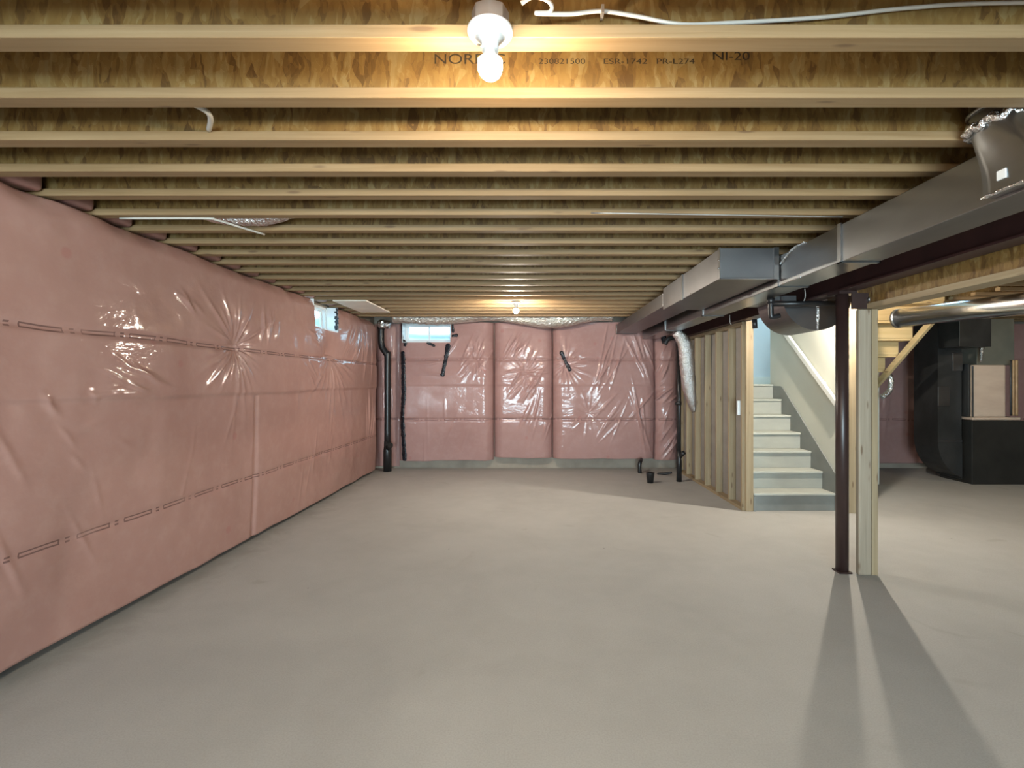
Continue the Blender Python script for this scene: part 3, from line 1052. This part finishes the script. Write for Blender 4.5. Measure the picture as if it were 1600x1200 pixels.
us = empty('upper_staircase', (4.1, 6.3, 1.45), 'raw wood underside of the upper flight of stairs behind the posts', 'staircase')
UX0, UX1 = 3.68, 4.92
for k in range(0, 7):
    y = 7.18 - 0.25 * k
    z = LZ + 0.20 * (k + 1)
    if k > 5:
        break
    MB().box(UX0, UX1, y - 0.018, y, z - 0.20, z - 0.03).build('riser', 'wood_stair', us)
    MB().box(UX0, UX1, y - 0.25, y + 0.025, z - 0.03, z).build('tread', 'wood_stair', us)
for x in (UX0 - 0.002, UX1 - 0.036):
    def ed(y, off):
        return 2.135 + (6.14 - y) * 0.81 + off
    poly = [(7.2, ed(7.2, 0)), (5.95, ed(5.95, 0)), (5.95, ed(5.95, 0.10)), (7.2, ed(7.2, 0.10))]
    MB().prism(poly, x, x + 0.038, 'x').build('stringer', 'wood_string', us)

# ------------------------------------------------------------------ ducts
def hz(h):
    return CAM_Z + h


tr_ = empty('main_duct', (1.93, 2.0, hz(0.71)), 'long square galvanised main duct under the joists', 'duct')
cuts = [-3.0, -0.2, 1.55, 2.93, 3.68, 5.3, 6.8, 8.2]
for a, b in zip(cuts[:-1], cuts[1:]):
    MB().box(1.82, 2.04, a + 0.002, b - 0.002, hz(0.71), hz(0.93)).build('duct_section', 'galv', tr_, bevel=0.004)
for y in cuts[1:-1]:
    s = MB()
    s.box(1.812, 1.8195, y - 0.016, y + 0.016, hz(0.702), hz(0.938)).box(1.812, 2.048, y - 0.016, y + 0.016, hz(0.702), hz(0.7095))
    s.box(2.0405, 2.048, y - 0.016, y + 0.016, hz(0.702), hz(0.938))
    s.build('drive_cleat', 'galv', tr_)
# crumpled foil tape along the seams
def foil_patch(parent, pts, r, n=8):
    o = MB().tube(pts, r, n, 6, 0.35, 0.35).build('foil_tape', 'foil', parent)
    return o


foil_patch(tr_, [(1.817, 3.62, hz(0.86)), (1.815, 3.45, hz(0.925)), (1.815, 3.30, hz(0.93))], 0.012)
foil_patch(tr_, [(1.818, 3.36, hz(0.712)), (1.818, 3.62, hz(0.712))], 0.006)

wd_ = empty('wide_duct', (1.6, 4.4, hz(0.765)), 'wide flat galvanised duct box tight under the joists', 'duct')
MB().box(1.385, 1.80, 3.65, 5.25, hz(0.765), hz(0.990)).build('duct_body', 'galv_dull', wd_, bevel=0.004)
s = MB()
s.box(1.775, 1.812, 3.640, 3.6495, hz(0.757), hz(0.992)).box(1.378, 1.3845, 3.642, 3.675, hz(0.757), hz(0.992)).box(1.378, 1.80, 3.642, 3.675, hz(0.7575), hz(0.7645))
s.build('flange', 'galv', wd_)
MB().box(1.378, 1.3845, 4.55, 4.60, hz(0.757), hz(0.992)).build('drive_cleat', 'galv', wd_)
MB().box(1.385, 1.72, 5.262, 8.15, hz(0.80), hz(0.945)).build('narrow_section', 'galv_dull', wd_, bevel=0.004)
for y, z in ((3.66, 0.90), (3.66, 0.84), (4.3, 0.765)):
    MB().lathe([(0.007, -0.006), (0.007, 0.0), (0.003, 0.004)], (1.376, y, hz(z)), 8, 'x').build('screw', 'pipe_metal', wd_)
MB().box(1.378, 1.727, 8.15, 8.20, hz(0.793), hz(0.952)).build('end_cap', 'galv_dull', wd_, bevel=0.01)

# half-round duct slung under the beam
pl = []
for k in range(0, 29):
    a = PI + PI * k / 28
    pl.append((2.47 + 0.30 * math.cos(a), 0.75 + 0.30 * math.sin(a)))
pl += [(2.56, 0.75), (2.56, 0.690), (2.29, 0.690), (2.29, 0.75)]
sd = empty('saddle_duct', (2.47, 4.5, hz(0.45)), 'half round sheet steel duct slung under the steel beam', 'duct')
MB().prism([(x, hz(h)) for x, h in pl], 4.30, 4.78, 'y').build('duct_body', 'galv_dull', sd)
MB().tube([(2.472, 4.294, hz(0.685)), (2.474, 4.294, hz(0.60)), (2.470, 4.294, hz(0.53)), (2.473, 4.295, hz(0.455))], [0.008, 0.015, 0.012, 0.008], 8, 5, 0.3, 0.4).build('foil_tape', 'foil', sd)
MB().box(2.046, 2.168, 4.34, 4.74, hz(0.715), hz(0.75)).build('collar', 'galv_dull', sd)

# boot that rises from the side of the main duct into a joist bay
bo = empty('duct_boot', (1.80, 1.93, hz(0.75)), 'galvanised take-off boot taped with foil rising into a joist bay', 'duct')
n = 32
secs = []
for t_ in np.linspace(0, 1, 9):
    ring = []
    for k in range(n):
        a = 2 * PI * k / n + PI / 4
        # rectangle to ellipse
        ca, sa = math.cos(a), math.sin(a)
        m_ = max(abs(ca), abs(sa))
        rx, ry = (ca / m_) * 0.024, (sa / m_) * 0.115
        ex, ey = ca * 0.080, sa * 0.106
        q = min(1.0, max(0.0, (t_ - 0.1) / 0.75))
        q = q * q * (3 - 2 * q)
        ring.append((1.796 + (1 - q) * rx + q * ex + 0.02 * q, 1.835 + 0.09 * q + (1 - q) * ry + q * ey, hz(0.722 + 0.40 * t_)))
    secs.append(ring)
m = MB()
vv = [p for r_ in secs for p in r_]
ff = [(i * n + k, i * n + (k + 1) % n, (i + 1) * n + (k + 1) % n, (i + 1) * n + k) for i in range(8) for k in range(n)]
m.add(vv, ff, True)
m.add(secs[0], [tuple(range(n))])
m.build('boot_body', 'galv', bo)
ring = [(1.816 + 0.082 * math.cos(2 * PI * k / 28), 1.925 + 0.106 * math.sin(2 * PI * k / 28), hz(1.0)) for k in range(29)]
MB().tube([(x, y, z + 0.01 * math.sin(k * 2.1)) for k, (x, y, z) in enumerate(ring)], 0.017, 8, 2, 0.45).build('foil_tape', 'foil', bo)
MB().tube([(x, y, hz(1.062)) for x, y, z in ring], 0.010, 8, 1).build('collar_ring', 'galv', bo)
MB().box(1.766, 1.7715, 1.85, 1.885, hz(0.765), hz(0.80)).build('sticker', 'vinyl', bo)
MB().tube([(1.772, 1.72, hz(0.722)), (1.770, 1.84, hz(0.724)), (1.772, 1.95, hz(0.722))], 0.010, 8, 8, 0.4, 0.6).build('foil_tape', 'foil', bo)

# flexible foil duct hanging by the stud wall
MBf = MB().tube([(1.97, 6.85, hz(0.695)), (2.05, 6.86, hz(0.63)), (2.13, 6.90, hz(0.50)), (2.17, 6.95, hz(0.25)), (2.21, 7.0, hz(-0.05)), (2.27, 7.05, hz(-0.30)), (2.31, 7.1, hz(-0.42))],
                [0.06, 0.085, 0.10, 0.105, 0.095, 0.06, 0.03], 16, 10, 0.06)
tag(MBf.build('flex_duct', 'foil'), 'silver foil flexible duct hanging down beside the stud wall', 'flex duct')

# foil wrapped roll along the top of the end wall
pts = []
rad = []
for k in range(60):
    x = -2.25 + 3.55 * k / 59
    sag = 0.03 * math.sin((x + 2.3) * 3.4) + 0.055 * math.exp(-((x - 0.45) / 0.55) ** 2) + 0.02 * math.exp(-((x + 1.6) / 0.4) ** 2)
    pts.append((x, 8.02, hz(1.075 - sag)))
    rad.append(0.115 + 0.02 * math.sin(x * 4))
M['poly_foil'] = simple('crumpled_silver_wrap', (0.55, 0.52, 0.47), (0.70, 0.66, 0.60), (26, 26, 26), 0.22, 0.75, 1.0, 0.03, detail=4.0)
fw = empty('foil_wrapped_duct', (-0.5, 8.02, hz(0.95)), 'silver wrapped flexible duct sagging along the top of the end wall', 'flex duct')
MB().tube(pts, rad, 20, 2, 0.05).build('wrap', 'poly_foil', fw)
for x in (-1.9, -0.7, 0.9):
    MB().box(x - 0.015, x + 0.015, 8.0, 8.04, hz(1.14), SUB).build('hanger_strap', 'galv', fw)
tag(MB().tube([(-2.52, 8.15, hz(0.955)), (-2.44, 8.1, hz(0.95)), (-2.33, 8.1, hz(0.93))], [0.05, 0.07, 0.05], 12, 8, 0.25).build('foil_bundle', 'foil'), 'small crumpled foil bundle at the top of the bent black pipe', 'foil')
tag(MB().box(-2.43, -2.02, 6.02, 7.02, JB - 0.016, JB - 0.001).build('ceiling_board', 'window_lit_board', None, bevel=0.002), 'board under the joists with window light in its pale colour, beside the left wall window', 'board')
# flexible duct in a bay near the left wall
yb = (joist_y(7) + joist_y(6)) / 2
tag(MB().tube([(-2.22, yb, SUB - 0.002), (-2.17, yb, JB + 0.16), (-2.05, yb, JB + 0.075), (-1.9, yb - 0.02, JB + 0.052), (-1.7, yb, JB + 0.052), (-1.52, yb, JB + 0.10)], 0.055, 14, 8, 0.08).build('flex_duct', 'foil'),
    'short silver flexible duct lying in a joist bay near the left wall', 'flex duct')

# ------------------------------------------------------------------ plumbing
bp = empty('drain_pipe', (-2.44, 8.30, 0), 'bent black drain pipe in the corner by the end wall window', 'pipe')
MB().tube([(-2.52, 8.25, 2.40), (-2.52, 8.25, 2.17), (-2.50, 8.25, 2.06), (-2.43, 8.25, 1.95), (-2.415, 8.25, 1.86), (-2.415, 8.25, 0.45)], 0.052, 16, 6).build('pipe', 'abs', bp)
MB().lathe([(0.066, 0.0), (0.066, 0.34), (0.056, 0.42), (0.056, 0.50)], (-2.415, 8.25, 0.0), 18).build('pipe_base', 'abs', bp)
MB().tube([(-2.415, 8.25, 0.36), (-2.37, 8.20, 0.42), (-2.345, 8.165, 0.45)], 0.048, 14).build('cleanout', 'abs', bp)
MB().lathe([(0.062, 0.0), (0.062, 0.05)], (-2.52, 8.25, 2.36), 16).build('coupling', 'abs', bp)

vp = empty('vent_pipe', (2.19, 7.40, 0), 'straight black vent pipe standing in front of the slim pink strip', 'pipe')
MB().lathe([(0.030, 0.0), (0.030, 2.22)], (2.19, 7.40, 0), 16).build('pipe', 'abs', vp)
MB().lathe([(0.040, 0.0), (0.040, 0.30), (0.034, 0.34), (0.034, 0.46)], (2.19, 7.40, 0), 16).build('pipe_base', 'abs', vp)
MB().tube([(2.19, 7.40, 0.36), (2.24, 7.38, 0.42), (2.265, 7.37, 0.445)], 0.032, 12).build('cleanout', 'abs', vp)
MB().tube([(2.19, 7.40, 1.16), (2.13, 7.38, 1.165)], 0.020, 12).build('side_stub', 'abs', vp)
MB().lathe([(0.037, 1.14), (0.037, 1.20)], (2.19, 7.40, 0), 14).build('coupling', 'abs', vp)
MB().tube([(2.19, 7.40, 2.17), (2.10, 7.40, 2.15), (2.02, 7.40, 2.12), (1.98, 7.40, 2.05)], 0.035, 12, 4).build('elbow', 'abs', vp)

dc = empty('drain_cup', (1.735, 7.30, 0), 'open black plastic drain cup standing on the floor near the end wall', 'drain')
MB().lathe([(0.045, 0.0), (0.062, 0.145), (0.062, 0.155), (0.052, 0.155), (0.038, 0.02)], (1.735, 7.30, 0), 20).build('cup', 'abs', dc)
tag(MB().tube([(1.755, 8.10, 0.0), (1.750, 8.10, 0.12), (1.765, 8.12, 0.18), (1.80, 8.20, 0.20)], 0.032, 14, 6).build('floor_pipe', 'abs'), 'short curved black pipe rising from the floor at the end wall', 'pipe')
tag(MB().tube([(2.0, 7.95, 0.02), (2.12, 7.9, 0.028), (2.22, 7.88, 0.045)], [0.012, 0.022, 0.016], 10, 6).build('pipe_offcut', 'abs'), 'thin dark pipe offcut lying on the floor by the slim pink strip', 'pipe')

ap = empty('waste_pipe', (2.2, 4.15, hz(0.64)), 'thin black waste pipe running under the ducts to the steel post', 'pipe')
MB().tube([(2.0, 4.15, hz(0.655)), (2.54, 4.15, hz(0.66))], 0.023, 14).build('pipe', 'abs', ap)
MB().tube([(1.995, 4.15, hz(0.69)), (1.998, 4.15, hz(0.57)), (2.01, 4.15, hz(0.545)), (2.07, 4.15, hz(0.555))], 0.023, 14, 5).build('elbow', 'abs', ap)
MB().lathe([(0.031, 0), (0.031, 0.05)], (1.995, 4.15, hz(0.655)), 14).build('coupling', 'abs', ap)
tag(MB().tube([(2.07, 4.62, hz(0.585)), (2.075, 4.62, hz(0.50))], 0.024, 12).build('pipe_stub', 'abs'), 'short black pipe stub beside the half round duct', 'pipe')

# ------------------------------------------------------------------ lamps
def lampholder(x, y, zdisc, strength, label, col=BULB_WHITE, k=1.0):
    r_ = empty('bulb_socket', (x, y, zdisc), label, 'light', 'bare ceiling bulbs')
    R = 0.0635
    MB().lathe([(R, 0.0), (R, -0.008), (0.057, -0.016), (0.036, -0.020), (0.030, -0.030), (0.024, -0.036), (0.0235, -0.058)], (x, y, zdisc), 40).build('porcelain_base', 'porcelain', r_)
    MB().lathe([(0.047, -0.0158), (0.047, -0.0185), (0.043, -0.0185), (0.043, -0.0155)], (x, y, zdisc), 40).build('rim_ring', 'porcelain', r_)
    for a in (2.4, -0.75):
        MB().lathe([(0.006, -0.0195), (0.006, -0.015)], (x + 0.048 * math.cos(a), y + 0.048 * math.sin(a), zdisc), 10).build('screw', 'box_metal', r_)
    MB().lathe([(0.052, 0.002), (0.052, 0.05)], (x, y, zdisc), 8, smooth=False).build('junction_box', 'box_metal', r_)
    MB().box(x - 0.012, x + 0.012, y - 0.14, y + 0.045, zdisc + 0.052, zdisc + 0.075).build('hanger_bar', 'box_metal', r_)
    MB().lathe([(0.0150, -0.056), (0.0165, -0.064), (0.0225, -0.074), (0.0345, -0.0855), (0.0345, -0.0875)], (x, y, zdisc), 24).build('glare_collar', 'porcelain', r_)  # opaque collar added to keep the dome's light off the porcelain
    prof = [(0.0310, -0.0880), (0.0335, -0.097), (0.0340, -0.104), (0.0325, -0.113), (0.0275, -0.124), (0.0190, -0.132), (0.0060, -0.137)]
    prof = [(r0 * k, -0.088 + (h0 + 0.088) * k) for r0, h0 in prof]
    MB().lathe(prof, (x, y, zdisc), 24).build('bulb', bulb_mat('bulb_glow', strength / (k * k), col), r_)
    return r_


lampholder(-0.118, joist_y(1) - FW / 2 - 0.054, hz(0.982), BULB['first'], 'glowing bare bulb in a white porcelain socket on the joist with white cable', BULB_COL)
lampholder(-0.205, joist_y(16) + FW / 2 + 0.05, hz(0.985), BULB['second'], 'glowing bare bulb on the joists near the end wall')
lampholder(3.28, joist_y(13) + FW / 2 + 0.05, hz(0.985), BULB['third'], 'glowing bare bulb by the stairs hidden behind the steel post', BULB_WHITE, 0.55)
lampholder(-0.1, joist_y(-11) - FW / 2 - 0.05, hz(0.985), BULB['rear_fill'], 'unseen bare bulb added behind the camera for fill light')  # unseen bulb added to lift the brightness of the room
lampholder(6.35, joist_y(14) + FW / 2 + 0.05, hz(0.985), BULB['furnace'], 'unseen bare bulb added as fill light between the stairs and the furnace', BULB_COL)  # out-of-view bulb added to brighten the furnace side

# ------------------------------------------------------------------ cables
def cable(label, pts, r=0.0055, mat='cable', sm=8):
    return tag(MB().tube(pts, r, 8, sm).build('cable', mat), label, 'cable')


yw1 = joist_y(1) - FW / 2
cl = cable('white electrical cable looped beside the porcelain bulb socket', [
    (-0.030, 1.36, hz(1.040)), (0.0, 1.36, hz(1.057)), (0.040, 1.375, hz(1.060)), (0.055, 1.39, hz(1.052)), (0.045, 1.395, hz(1.041)), (0.012, 1.39, hz(1.036)), (0.020, 1.395, hz(1.038)),
    (0.07, 1.41, hz(1.048)), (0.12, 1.42, hz(1.056)), (0.20, 1.432, hz(1.072)), (0.30, 1.44, hz(1.064)), (0.42, 1.445, hz(1.045)), (0.55, 1.45, hz(1.05)), (0.85, 1.45, hz(1.068)), (1.1, 1.45, hz(1.095)), (1.4, 1.45, hz(1.11)), (2.2, 1.45, hz(1.11))], 0.0058)
MB().box(0.198, 0.206, 1.420, 1.452, hz(1.060), hz(1.084)).build('staple', 'box_metal', cl)
cable('pale cable slanting across a joist bay near the printed joist', [(-1.30, joist_y(2) + 0.02, hz(1.035)), (-1.24, joist_y(2) + 0.12, hz(1.03)), (-1.335, joist_y(3) - 0.035, hz(1.04))], 0.010, 'cable', 6)
y6 = joist_y(6) + 0.04
cable('pale cable running under a joist near the left wall', [(-2.50, y6 - 0.03, hz(0.992)), (-2.0, y6 - 0.03, hz(0.992)), (-1.93, y6, hz(0.991)), (-1.87, y6 + 0.12, hz(0.989)), (-1.80, joist_y(7) + 0.03, hz(0.992))], 0.007, 'cable', 4)
cable('pale cable running along a joist toward the main duct', [(0.35, joist_y(6) - 0.036, hz(1.010)), (1.1, joist_y(6) - 0.037, hz(0.998)), (1.85, joist_y(6) - 0.037, hz(0.985))], 0.005, 'box_metal', 4)
cable('thin pale wire hanging from the steel beam near the half round duct', [(2.33, 4.24, hz(0.80)), (2.335, 4.24, hz(0.74)), (2.315, 4.23, hz(0.69)), (2.28, 4.22, hz(0.665))], 0.004)
cable('thin pale wire hanging from the steel beam above the studs', [(2.35, 5.9, hz(0.80)), (2.352, 5.9, hz(0.72)), (2.37, 5.9, hz(0.68))], 0.005)

# ------------------------------------------------------------------ round pipe and furnace beyond the opening
rp = empty('round_duct', (4.6, 5.0, hz(0.7)), 'bright round galvanised pipe hanging level beyond the opening', 'duct')
A, B_ = Vector((4.02, 5.45, hz(0.700))), Vector((5.40, 0.42, hz(0.66)))
MB().tube([A, A.lerp(B_, 0.3), A.lerp(B_, 0.6), B_], 0.098, 28).build('pipe', 'pipe_metal', rp)
dd = (B_ - A).normalized()
MB().tube([A - dd * 0.012, A + dd * 0.02], 0.104, 28).build('end_cap', 'galv', rp)
for s in (0.35, 0.75):
    q = A.lerp(B_, s)
    MB().box(q.x - 0.012, q.x + 0.012, q.y - 0.001, q.y + 0.001, q.z + 0.099, JB).build('hanger_strap', 'galv', rp)

fu = empty('furnace', (6.8, 7.4, 0), 'black furnace with a coil box coloured with a tan reflection and grey plenum on top', 'furnace')
MB().box(6.37, 7.15, 7.18, 7.75, 0.0, 0.925).build('cabinet', 'black_metal', fu, bevel=0.006)
MB().box(6.40, 7.10, 7.20, 7.74, 0.93, 0.975).build('trim_strip', 'coil_box', fu, bevel=0.012)
MB().box(6.40, 6.885, 7.20, 7.74, 0.975, 1.735).build('coil_box', 'coil_box', fu, bevel=0.02)
MB().box(6.55, 7.10, 7.30, 7.74, 1.735, 2.42).build('plenum_box', 'plenum', fu, bevel=0.006)
MB().box(6.386, 6.40, 7.185, 7.20, 0.975, 1.72).build('edge_strip', 'galv', fu)
MB().box(6.36, 6.395, 7.23, 7.70, 0.98, 1.75).build('side_panel', 'black_duct', fu, bevel=0.006)
MB().tube([(6.52, 7.22, 2.30), (6.54, 7.2, 2.15), (6.53, 7.2, 1.98), (6.515, 7.2, 1.78)], [0.065, 0.055, 0.03, 0.012], 10, 6, 0.15).build('foil_wrap', 'foil', fu)
MB().box(6.90, 7.10, 7.185, 7.20, 0.50, 0.86).build('access_panel', 'black_duct', fu, bevel=0.004)
for k, (dx, w_) in enumerate(((6.905, 0.012), (6.94, 0.016), (6.985, 0.02))):
    MB().tube([(dx + 0.02, 7.17, 1.80), (dx, 7.15, 1.62), (dx - 0.01, 7.14, 1.3), (dx + 0.01, 7.16, 1.0)], w_, 8, 6).build('line_set', 'wire_tan' if k else 'abs', fu)

rd = empty('return_duct', (6.2, 7.5, 0.0), 'dark return air duct curving down to the furnace base', 'duct')
pl = [(5.99, 2.38), (5.99, 0.62)]
for k in range(1, 9):
    a = PI + (PI / 2) * k / 8 * 0.92
    pl.append((min(6.34, 5.99 + 0.50 + 0.50 * math.cos(a)), 0.62 + 0.57 * math.sin(a)))
pl += [(6.352, 0.05), (6.352, 0.55), (6.34, 0.70), (6.34, 2.38)]
MB().prism(pl, 7.32, 7.78, 'y').build('duct_body', 'black_duct', rd)
MB().box(5.985, 6.345, 7.312, 7.319, 0.60, 0.625).build('seam_band', 'galv_dull', rd)
MB().box(5.985, 6.16, 7.310, 7.319, 1.13, 1.42).build('filter_door', 'galv_dull', rd, bevel=0.004)
MB().box(6.20, 6.345, 7.305, 7.319, 1.65, 1.92).build('patch_plate', 'galv_dull', rd, bevel=0.004)
tk = MB().box(5.99, 6.44, 6.95, 7.31, 1.98, 2.38)
tag(tk.build('supply_duct', 'black_duct', None, bevel=0.006), 'dark rectangular duct at ceiling height in front of the return duct', 'duct')
tag(MB().tube([(4.965, 6.95, 1.62), (5.02, 6.95, 1.55), (5.03, 6.95, 1.46), (5.0, 6.95, 1.35), (4.90, 6.95, 1.27)], 0.035, 12, 6, 0.12).build('flex_hose', 'foil'), 'small curved foil hose under the upper stair flight', 'hose')
